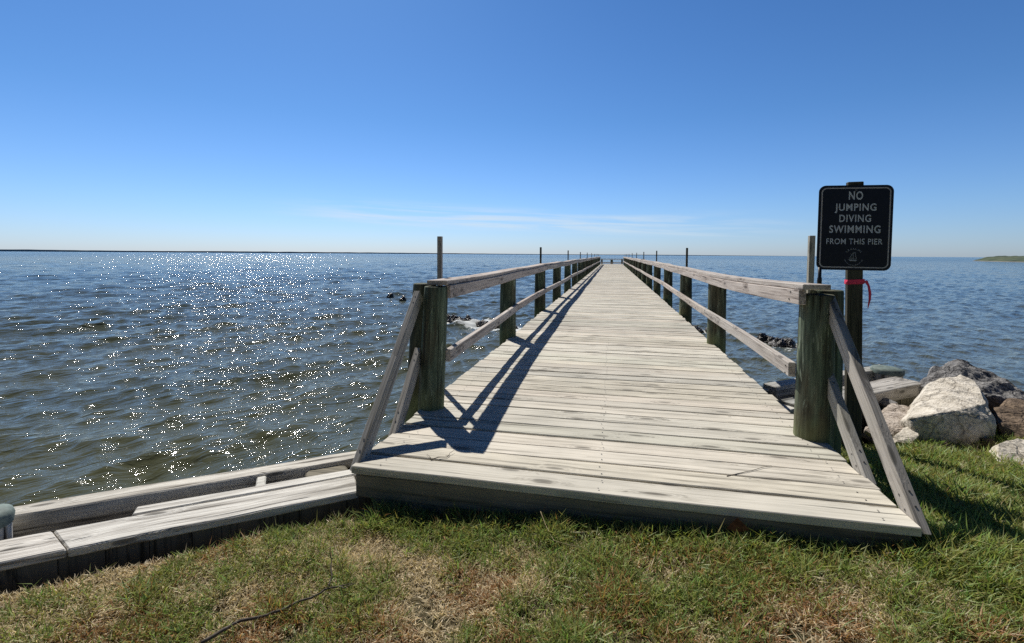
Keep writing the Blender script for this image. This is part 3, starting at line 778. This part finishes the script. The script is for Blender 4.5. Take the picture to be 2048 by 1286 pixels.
# ------------------------------------------------------------------ GRASS
m,nt,_,_=mat('grass_blades'); g=N(nt)
ca=g.attr('bcol','Color')
d=g.n('ShaderNodeBsdfDiffuse',ins={0:ca}); t=g.n('ShaderNodeBsdfTranslucent',ins={0:g.mix(1.0,ca,(1.15,1.15,.75),'MULTIPLY')}); gl=g.n('ShaderNodeBsdfGlossy',ins={0:(.5,.5,.5,1),1:.45})
ms=g.n('ShaderNodeMixShader',ins={0:.42,1:d.outputs[0],2:t.outputs[0]}); m2=g.n('ShaderNodeMixShader',ins={0:.035,1:ms.outputs[0],2:gl.outputs[0]})
g.n('ShaderNodeOutputMaterial',ins={0:m2.outputs[0]}); GRASS=m
def blades(nb,x0,x1,y0,y1,scale=1.0):
    x=rng.uniform(x0,x1,nb); y=rng.uniform(y0,y1,nb)
    clump=fbm(x*9,y*9,21,3)
    keep=clump>rng.uniform(.15,.55,nb)*.95
    n=(x-BO.x)*BN.x+(y-BO.y)*BN.y
    edge=-.095+.05*(fbm(x*6,y*6,31,2)-.5)
    keep&=np.where(x<1.2,n<edge,n<-.35+.25*(fbm(x*5,y*5,8,2)-.5))
    keep&=~((x>X0-.01)&(x<X1+.01)&(y>Y0+.0))
    keep&=~((x>2.6)&(y>4.1))
    x=x[keep];y=y[keep];n=n[keep]
    # growth map
    A=fbm(x*2.0+3,y*2.0+9,11,3); B=fbm(x*7.1,y*7.1,12,3); Cn=fbm(x*7,y*7,14,2)
    dry=np.clip((A*.5+B*.5-.50)*3.6+.52,0,1)
    # green band close to the pier front and everything to the right of it
    near=np.exp(-((y-2.04)/.11)**2)*(x>-1.1)*(x<1.4)
    right=sstep(x+.25*(y-2),1.12,1.45)
    grn2=np.clip(near*.6+right*.95+.45*np.exp(-((x-.25)**2/.12+(y-1.78)**2/.03)),0,1)
    dry=np.clip(dry-grn2*.9,0,1)
    # bare straw spot left of centre
    spot=np.exp(-(((x+.95)/.24)**2+((y-1.80)/.14)**2))+.8*np.exp(-(((x+.55)/.22)**2+((y-1.56)/.12)**2))
    dry=np.clip(dry+spot*.55,0,1)
    red=np.clip((fbm(x*4.3+7,y*4.3,17,3)-.47)*6,0,1)*(1-grn2)
    k=len(x)
    u=rng.uniform(0,1,k)
    isdry=u<dry
    isred=(rng.uniform(0,1,k)<red*.42)
    L=rng.uniform(.028,.062,k)*(1+.5*grn2+.5*(Cn>.55)*(Cn-.5)*4)
    L=np.where(isdry,L*.75,L)+ (rng.uniform(0,1,k)<.025)*rng.uniform(.01,.05,k)*(1-.6*dry)
    L+=near*rng.uniform(0,.035,k)*(rng.uniform(0,1,k)<.35)
    L*=scale
    W=rng.uniform(.0011,.0024,k)*(1+.35*grn2)*np.where(isdry,.85,1)*(1+ (scale-1)*1.4)
    th=rng.uniform(0,2*np.pi,k); 
    lean=np.where(isdry,rng.uniform(.7,1.5,k),rng.uniform(.15,1.1,k)); curl=rng.uniform(.2,1.1,k)
    dx,dy=np.cos(th),np.sin(th); px,py=-dy,dx
    z0=ground_z(x,y)-.004
    tw=rng.uniform(-.8,.8,k)
    cc=np.cos(tw);ss=np.sin(tw)
    def pt(t):
        # arc: lean angle from vertical grows with t
        a=lean*.6+curl*t*.7+0*t
        r=L*t
        return x+dx*np.sin(a)*r, y+dy*np.sin(a)*r, z0+np.cos(a)*r
    base=pt(0.0); mid=pt(.5); tip=pt(1.0)
    V=np.empty((k,5,3))
    for j,(P_,w) in enumerate(((base,.8),(mid,1.0))):
        V[:,2*j,0]=P_[0]+(px*cc)*W*w; V[:,2*j,1]=P_[1]+(py*cc)*W*w; V[:,2*j,2]=P_[2]+ss*W*w
        V[:,2*j+1,0]=P_[0]-(px*cc)*W*w; V[:,2*j+1,1]=P_[1]-(py*cc)*W*w; V[:,2*j+1,2]=P_[2]-ss*W*w
    V[:,4,0],V[:,4,1],V[:,4,2]=tip
    green=np.stack([rng.uniform(.21,.36,k),rng.uniform(.26,.41,k),rng.uniform(.08,.13,k)],1)
    yel=np.array([.44,.42,.16])[None]*rng.uniform(.6,1.1,(k,1))
    straw=np.array([.80,.67,.45])[None]*rng.uniform(.45,1.2,(k,1))
    redc=np.array([.46,.25,.11])[None]*rng.uniform(.5,1.2,(k,1))
    col=np.where((rng.uniform(0,1,k)<.22)[:,None],green*.55+yel*.45,green)
    col=np.where(isdry[:,None],straw,col); col=np.where(isred[:,None],redc,col)
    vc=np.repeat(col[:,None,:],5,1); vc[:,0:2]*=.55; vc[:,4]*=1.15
    return V,vc
parts=[blades(330000,-2.9,2.9,.75,2.2),blades(110000,1.1,3.4,1.9,4.6,1.15),blades(60000,-6,-2.6,-2.5,1.6,1.4),blades(60000,2.8,8,-1,4.2,1.5),blades(40000,-3,3,-1.0,.8,1.5)]
V=np.concatenate([p[0] for p in parts]);VC=np.concatenate([p[1] for p in parts]); k=len(V)
base=(np.arange(k)*5)[:,None]
tri=np.concatenate([base+np.array([[0,1,3]]),base+np.array([[0,3,2]]),base+np.array([[2,3,4]])])
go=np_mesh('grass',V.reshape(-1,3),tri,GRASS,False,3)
at=go.data.attributes.new('bcol','FLOAT_COLOR','POINT'); at.data.foreach_set('color',np.concatenate([VC.reshape(-1,3),np.ones((k*5,1))],1).astype(np.float32).ravel())
tag(go,'short patchy lawn of green, straw and rusty grass blades in front of the pier','grass',kind='stuff')
print('blades',k)

# tall seed-head weeds in front of the fascia, each its own plant
def weed(x,y,h,seed,label,mt,n=5,name='weed',cat='weed',spread=.5,heads=True,group=None):
    r=random.Random(seed); m=MB(); z=float(ground_z(np.array([x]),np.array([y]))[0])-.005
    for i in range(n):
        a=r.uniform(0,6.28); ln=h*r.uniform(.6,1.0); sp=r.uniform(.1,spread)
        pts=[]
        for j in range(5):
            t=j/4; pts.append((x+math.cos(a)*ln*sp*t**1.4,y+math.sin(a)*ln*sp*.6*t**1.4,z+ln*t*(1-.12*t)))
        m.tube(pts,[.0012,.0011,.001,.0008,.0005],4)
        if heads:
            tip=Vector(pts[-1])
            for q in range(4):
                b_=r.uniform(0,6.28); e=tip+Vector((math.cos(b_)*.022,math.sin(b_)*.012,r.uniform(.004,.018)))
                m.tube([tip,e],[.0008,.0006],3)
    o=m.build(name,mt,None); tag(o,label,cat,group); return o
WEEDM=plain('weed_stalk',(.20,.17,.13),.8,.2); GREENST=plain('green_stalk',(.10,.17,.05),.7,.2)
weed(-.89,2.06,.10,1,'dry branching seed-head weed against the dark fascia, left of the other','WEED' and WEEDM,6,group=None)
weed(-.78,2.06,.085,2,'dry branching seed-head weed against the dark fascia, right of the other',WEEDM,5)
weed(-.30,2.04,.10,3,'thin green upright weed rising in front of the pier edge, near its middle',GREENST,5,heads=False)
weed(.62,2.06,.12,4,'tall green blades rising over the pier edge toward the right',GREENST,5,heads=False)
weed(.12,2.05,.09,5,'small curled grass tuft at the pier front, centre right',GREENST,4,heads=False)
weed(-2.06,1.52,.12,6,'small dry reddish weed growing in the gap below the bulkhead at far left',WEEDM,6)
weed(2.20,3.78,.10,7,'bright green leafy weed at the left foot of the big boulder',plain('bright_green_leaf',(.22,.36,.04),.6,.2),14,spread=1.2,heads=True)
# tangled dry vines beside the boulder
for i,(x,yy,lab) in enumerate(((2.33,3.68,'tangle of dry brown vines at the foot of the big boulder'),(1.72,3.72,'pale curly dry vine beside the sign post base'),(2.52,3.38,'dry brown vine tangle in front of the low white rock'))):
    m=MB(); r=random.Random(i+5)
    for q in range(34 if i!=1 else 5):
        p=Vector((x+r.uniform(-.26,.26)*(1 if i!=1 else .25),yy+r.uniform(-.06,.06),0)); p.z=float(ground_z(np.array([p.x]),np.array([p.y]))[0])+.01
        pts=[p.copy()]; d_=Vector((r.uniform(-1,1),r.uniform(-.5,.5),r.uniform(.3,1.2))).normalized()
        for j in range(6):
            d_=(d_+Vector((r.uniform(-.7,.7),r.uniform(-.4,.4),r.uniform(-.8,.35)))).normalized(); p=p+d_*.025; pts.append(p.copy())
        m.tube(pts,[.0014]*7,4)
    o=m.build('dry_vine',plain('dry_vine_%d'%i,(.30,.25,.19) if i==1 else (.13,.095,.07),.8,.2),None); tag(o,lab,'vine')

def line_obj(name,pts,rad,mt,label,cat,forks=()):
    m=MB()
    def do(ps,r0,r1):
        ps=[Vector(p) for p in ps]; q=[]
        for a,b in zip(ps[:-1],ps[1:]): 
            for i in range(3): 
                v=a.lerp(b,i/3); q.append(v+Vector((random.uniform(-1,1),random.uniform(-1,1),random.uniform(-.4,.6)))*rad*.45)
        q.append(ps[-1]); n_=len(q); m.tube(q,[r0+(r1-r0)*i/(n_-1) for i in range(n_)],7)
    do(pts,rad,rad*.35)
    for f in forks: do(f,rad*.5,rad*.22)
    o=m.build(name,mt,None,smooth=True); tag(o,label,cat); return o
def G(x,y,h=.03): return (x,y,float(ground_z(np.array([x]),np.array([y]))[0])+h)
def S(p):  # keep its place against the ground while lying on top of the grass
    k=(H+.2)/(H+.2); return G(p[0],p[1])
br=[(-1.265,1.223),(-1.238,1.283),(-1.213,1.33),(-1.158,1.357),(-1.113,1.399),(-1.073,1.451),(-1.034,1.487),(-1.011,1.523),(-.97,1.54),(-.934,1.564)]
line_obj('fallen_branch',[S(p) for p in br],.0062,TWIG,'thin bare fallen branch lying on the grass in the foreground','branch',forks=[[G(-1.011,1.523,.03),G(-1.025,1.57,.045),G(-1.06,1.62,.075),G(-1.075,1.64,.11)],[G(-.97,1.54,.03),G(-.95,1.53,.035),G(-.91,1.545,.045)]])
line_obj('twig',[(-.905,2.262,.006),(-.891,2.242,.004),(-.86,2.262,.010),(-.822,2.279,.008),(-.814,2.300,.008),(-.818,2.318,.012),(-.806,2.352,.016)],.0026,TWIG,'small forked twig lying on the front deck boards, left side','twig',forks=[[(-.891,2.242,.004),(-.915,2.268,.012),(-.935,2.288,.008)],[(-.814,2.300,.008),(-.834,2.296,.008)]])
line_obj('dry_stalk',[(.55,2.38,.004),(.60,2.417,.004),(.673,2.462,.005),(.745,2.517,.006),(.794,2.548,.006)],.0022,TWIG,'thin dark dry stalk lying on the deck boards, right side','stalk')
line_obj('straw_stem',[G(-.3,2.05,.08),G(-.267,1.99,.05),G(-.219,1.90,.035),G(-.156,1.89,.03),G(-.104,1.885,.03),G(-.041,1.84,.03)],.0018,STRAWM,'long pale bent straw stem lying on the grass before the pier','straw')
m=MB(); lf=[(-.045,0,0),(-.02,.018,.012),(0,.03,.02),(.018,.02,.012),(.045,.004,.002),(.015,-.014,.008),(-.012,-.018,.010)]
bx,by=.52,2.05; bz=float(ground_z(np.array([bx]),np.array([by]))[0])+.06
m.add([(bx+a,by+b_*.4,bz+c_+b_*.8) for a,b_,c_ in lf]+[(bx,by-.006,bz+.004)],[[i,(i+1)%7,7] for i in range(7)],[(0,0,0)]*8,.5)
o=m.build('dry_leaf',LEAFM,None); tag(o,'curled brown dry leaf caught under the pier front edge','leaf')

# ------------------------------------------------------------------ WATER
def water_mesh():
    ang=np.radians(np.linspace(90+12-84,90+12+84,1500))[::-1]
    r=[1.5]
    while r[-1]<220: r.append(r[-1]*1.0042)
    while r[-1]<26000: r.append(r[-1]*1.02)
    r=np.array(r); Rr,An=np.meshgrid(r,ang,indexing='ij')
    X=Rr*np.cos(An); Y=Rr*np.sin(An)
    dr=np.where(Rr<220,Rr*.0042,Rr*.02); dl=Rr*np.radians(168/1500)
    Z=np.zeros_like(X); DX=np.zeros_like(X); DY=np.zeros_like(X)
    r2=np.random.default_rng(3)
    far=Rr[:,0]<900
    main=math.radians(-36)
    for i in range(95):
        lam=.22*(17.0)**(i/94.)          # .22 .. 3.7 m
        lam*=r2.uniform(.93,1.07)
        sp=.55 if lam>1.2 else .95
        th=main+r2.normal(0,1)*sp*.7
        kk=2*np.pi/lam; dxx,dyy=math.cos(th),math.sin(th)
        a=.0047*lam**.95 if lam<1.6 else .0047*1.6**.95*(lam/1.6)**.55
        a*=r2.uniform(.5,1.3)*(1.22 if lam<.8 else (1.0 if lam<1.4 else .82)); ph=r2.uniform(0,6.283)
        # fade waves the grid cannot carry
        eff=np.abs(np.cos(An-th))*dr+np.abs(np.sin(An-th))*dl
        att=np.clip((lam/np.maximum(eff,1e-6)-2.5)/3.0,0,1)
        P=kk*(X*dxx+Y*dyy)+ph
        s_=np.sin(P)*att; c_=np.cos(P)*att
        Z+=a*c_; DX-=dxx*a*s_*.75; DY-=dyy*a*s_*.75
    # a long gentle variation so the chop comes in groups
    grp=.65+.7*vnoise(X*.16+50,Y*.16+50,77)
    Z*=grp; DX*=grp; DY*=grp
    foam=np.zeros_like(Z)
    for x,y,rr in fr:
        if x<-9: continue
        dd=np.sqrt(((X-x)/(1.5 if x<0 else .9))**2+((Y-y)/1.0)**2)
        foam+= np.exp(-(dd/(rr*1.5))**2)*(1.0 if x<0 else .45)
        Z+=.05*np.exp(-(dd/(rr*2.5))**2)*(fbm(X*2.4,Y*2.4,5,2)-.5)*2
    co=np.stack([X+DX,Y+DY,Z+WATER],-1).reshape(-1,3)
    nx=X.shape[1];ny=X.shape[0]; idx=np.arange(nx*ny).reshape(ny,nx)
    q=np.stack([idx[:-1,:-1],idx[:-1,1:],idx[1:,1:],idx[1:,:-1]],-1).reshape(-1,4)
    return co,q,foam.ravel(),nx
m,nt,_,_=mat('bay_water'); g=N(nt)
geo=g.n('ShaderNodeNewGeometry').outputs['Position']
sepp=g.n('ShaderNodeSeparateXYZ',ins={0:geo})
dist=g.n('ShaderNodeVectorMath',operation='LENGTH',ins={0:geo}).outputs['Value']
rot=g.n('ShaderNodeVectorRotate',rotation_type='Z_AXIS',ins={'Vector':geo,'Angle':math.radians(36)}).outputs[0]
flat=g.mul(rot,(1,.36,0))
b1=g.noise(flat,2.6,3,.6,dist=.3,dim='2D'); b2=g.noise(flat,8,4,.62,dist=.5,dim='2D'); b3=g.noise(flat,30,2,.6,dim='2D'); b0=g.noise(flat,.55,3,.6,dim='2D'); bb=g.noise(flat,.1,3,.6,dim='2D')
far0=g.mr(dist,25,90,0,1)
hh=g.math('ADD',g.math('MULTIPLY',b2,g.mr(dist,6,40,.028,.030)),g.math('MULTIPLY',b3,g.mr(dist,6,40,.0015,.006)))
hh=g.math('ADD',hh,g.math('MULTIPLY',b1,g.mr(dist,8,60,.06,.15)))
hh=g.math('ADD',hh,g.math('MULTIPLY',b0,g.mr(dist,30,150,0,.5)))
hh=g.math('ADD',hh,g.math('MULTIPLY',bb,g.mr(dist,150,900,0,1.6)))
bump=g.n('ShaderNodeBump',ins={'Strength':1.0,'Distance':1.0,'Height':hh})
cn=g.noise(flat,.35,3,.6,dim='2D')
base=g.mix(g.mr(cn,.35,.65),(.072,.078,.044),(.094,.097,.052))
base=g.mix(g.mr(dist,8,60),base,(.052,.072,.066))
base=g.mix(g.mr(dist,60,900),base,(.055,.10,.13))  # far blue in the base colour stands in for reflected upper sky
p=g.n('ShaderNodeBsdfPrincipled',ins={'Base Color':base,'Roughness':g.mr(dist,5,400,.035,.16),'Specular IOR Level':g.mr(dist,20,350,.5,.20),'IOR':1.333,'Normal':bump.outputs[0]})
fo=g.attr('foam','Fac'); fn=g.noise(geo,7,5,.75); fn2=g.noise(geo,1.6,3,.6)
fm=g.math('MULTIPLY',fo,g.mr(fn2,.3,.6,.5,1.3)); fm=g.math('SUBTRACT',g.math('ADD',fn,g.math('MULTIPLY',fm,.36)),.66); fm=g.math('MULTIPLY',fm,9.0,clamp=True)
fd=g.n('ShaderNodeBsdfDiffuse',ins={0:(.75,.78,.78,1)})
mx=g.n('ShaderNodeMixShader',ins={0:g.math('MULTIPLY',fm,.85),1:p.outputs[0],2:fd.outputs[0]})
g.n('ShaderNodeOutputMaterial',ins={0:mx.outputs[0]}); WM=m
co,q,foam,nx=water_mesh()
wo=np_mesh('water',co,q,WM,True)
at=wo.data.attributes.new('foam','FLOAT','POINT'); at.data.foreach_set('value',foam.astype(np.float32))
tag(wo,kind='structure')

# ------------------------------------------------------------------ FAR SHORE, HEADLAND
m,nt,_,_=mat('distant_trees'); g=N(nt)
geo=g.n('ShaderNodeNewGeometry').outputs['Position']
nz=g.noise(geo,.01,4,.6)
col=g.mix(nz,(.20,.28,.33),(.25,.33,.38))  # distance haze painted into the pale blue shore colour
p=g.n('ShaderNodeBsdfPrincipled',ins={'Base Color':col,'Roughness':1.0}); g.n('ShaderNodeOutputMaterial',ins={0:p.outputs[0]}); FARM=m
def shore(d,a0,a1,hfun,name):
    n=420; co=[];q=[]
    for i in range(n):
        t=i/(n-1); a=math.radians(a0+(a1-a0)*t); dd=d*(1+.12*math.sin(t*5)); h=hfun(t)
        co+= [(dd*math.sin(a),dd*math.cos(a),WATER-2),(dd*math.sin(a),dd*math.cos(a),WATER+h),(1.05*dd*math.sin(a),1.05*dd*math.cos(a),WATER+h*.9)]
        if i: b=i*3; q+=[[b-3,b,b+1,b-2],[b-2,b+1,b+2,b-1]]
    o=np_mesh(name,np.array(co),np.array(q),FARM,False); return o
def hf(t):
    e=1-max(0,min(1,(t-.45)/.25)); 
    return (5+ (15+7*mnoise.noise(Vector((t*14,0,0)))+3.5*mnoise.noise(Vector((t*90,3,0))))*(.15+.85*e))*min(1,(1-t)/.15)
tag(shore(7000,-85,24,hf,'far_shore'),kind='structure')
# green spit on the right
def spit_z(X,Y):
    t=np.clip((356-Y)/236.,0,1.4); w=92*t**.62+1e-3
    v=np.abs(X-(232+28*t)-6*(fbm(Y*.03,Y*.01,4,3)-.5))/w
    h=3.1*(1-np.clip(v,0,3)**4)*np.clip((356-Y)/25,-1,1)**1+1.0*(fbm(X*.05,Y*.05,3,4)-.5)+.7*(fbm(X*.4,Y*.4,6,2)-.5)
    h=np.where(Y>356,-2,h)
    return WATER+np.clip(h,-2,5)
m,nt,_,_=mat('headland_grass'); g=N(nt)
geo=g.n('ShaderNodeNewGeometry').outputs['Position']; zz=g.n('ShaderNodeSeparateXYZ',ins={0:geo}).outputs[2]
nz=g.noise(geo,.15,5,.65)
col=g.ramp(nz,[(.35,(.03,.045,.03)),(.5,(.06,.085,.045)),(.62,(.11,.125,.07))])
col=g.mix(g.mr(zz,-.9,-1.15,0,1),col,(.22,.21,.19))
p=g.n('ShaderNodeBsdfPrincipled',ins={'Base Color':col,'Roughness':1.0}); g.n('ShaderNodeOutputMaterial',ins={0:p.outputs[0]})
sp=grid_mesh('headland',np.linspace(90,420,260),np.linspace(80,370,260),spit_z,m)
tag(sp,kind='structure')

# ------------------------------------------------------------------ CAMERA, LIGHT, SKY
cam=bpy.data.cameras.new('camera'); co_=bpy.data.objects.new('camera',cam); C.objects.link(co_); sc.camera=co_
F_PX=943.3; cam.sensor_width=36; cam.lens=F_PX/2048*36; cam.clip_end=60000; cam.clip_start=.05
cam.shift_y=-(643-540)/2048
yaw,pitch,roll=.2086,.0332,.00614
F=Vector((-math.sin(yaw)*math.cos(pitch),math.cos(yaw)*math.cos(pitch),-math.sin(pitch))); R=Vector((math.cos(yaw),math.sin(yaw),0)); U=R.cross(F)
R2=R*math.cos(roll)+U*math.sin(roll); U2=R2.cross(F)
M=Matrix((R2,U2,-F)).transposed().to_4x4(); M.translation=Vector((0,0,H)); co_.matrix_world=M

SD=Vector((-.43,.62,.87)).normalized()
el=math.asin(SD.z); az=math.atan2(-SD.x,SD.y)       # az: from +Y towards -X
sl=bpy.data.lights.new('sun','SUN'); sl.energy=5.0; sl.angle=math.radians(.53); sl.color=(1,.955,.88)
so=bpy.data.objects.new('sun',sl); C.objects.link(so); so.rotation_euler=SD.to_track_quat('Z','Y').to_euler(); so.location=(0,0,20)

w=bpy.data.worlds.new('World'); sc.world=w; w.use_nodes=True; nt=w.node_tree; nt.nodes.clear(); g=N(nt)
sky=g.n('ShaderNodeTexSky',sky_type='NISHITA'); sky.sun_disc=False; sky.sun_elevation=el; sky.sun_rotation=-az
sky.altitude=0; sky.air_density=1.0; sky.dust_density=.3; sky.ozone_density=2.5
tc=g.n('ShaderNodeTexCoord').outputs['Generated']
sep=g.n('ShaderNodeSeparateXYZ',ins={0:tc})
azn=g.math('ARCTAN2',sep.outputs[0],sep.outputs[1]); eln=g.math('ARCSINE',sep.outputs[2])
elt=g.math('ADD',eln,g.math('MULTIPLY',azn,.035))
cv=g.n('ShaderNodeCombineXYZ',ins={0:g.math('MULTIPLY',azn,3.0),1:g.math('MULTIPLY',elt,60.0),2:0.0}).outputs[0]
cn=g.noise(cv,1.0,5,.62,dist=.5)
band=g.math('MULTIPLY',g.mr(elt,.035,.055,0,1,'SMOOTHSTEP'),g.mr(elt,.065,.10,1,0,'SMOOTHSTEP'))
azm=g.math('MULTIPLY',g.mr(azn,-.75,-.40,0,1,'SMOOTHSTEP'),g.mr(azn,.08,.40,1,0,'SMOOTHSTEP'))
cl=g.math('MULTIPLY',g.math('MULTIPLY',band,azm),g.mr(cn,.42,.66,0,.7))
grade=g.ramp(g.math('MULTIPLY',eln,2/math.pi),[(0,(.63,.81,1.27)),(.06,(.57,.80,1.17)),(.17,(.43,.72,1.05)),(.34,(.36,.66,1.0)),(.42,(.17,.31,.55)),(.55,(.05,.10,.22)),(1,(.04,.08,.18))])
SKYCOL=g.mix(1.0,sky.outputs[0],grade,'MULTIPLY')
bk=g.mr(sep.outputs[1],-.35,.35,.40,1.0,'SMOOTHSTEP')
SKYCOL=g.mix(1.0,SKYCOL,g.n('ShaderNodeCombineColor',ins={0:bk,1:bk,2:bk}).outputs[0],'MULTIPLY')
col=g.mix(cl,SKYCOL,(7.2,7.9,8.4))
bg=g.n('ShaderNodeBackground',ins={0:col,1:.1})
g.n('ShaderNodeOutputWorld',ins={0:bg.outputs[0]})

sc.view_settings.view_transform='Standard'; sc.view_settings.look='None'; sc.view_settings.exposure=0
sc.cycles.use_denoising=False; sc.cycles.use_adaptive_sampling=False; sc.cycles.max_bounces=4; sc.cycles.transparent_max_bounces=4; sc.cycles.sample_clamp_direct=0; sc.cycles.sample_clamp_indirect=6
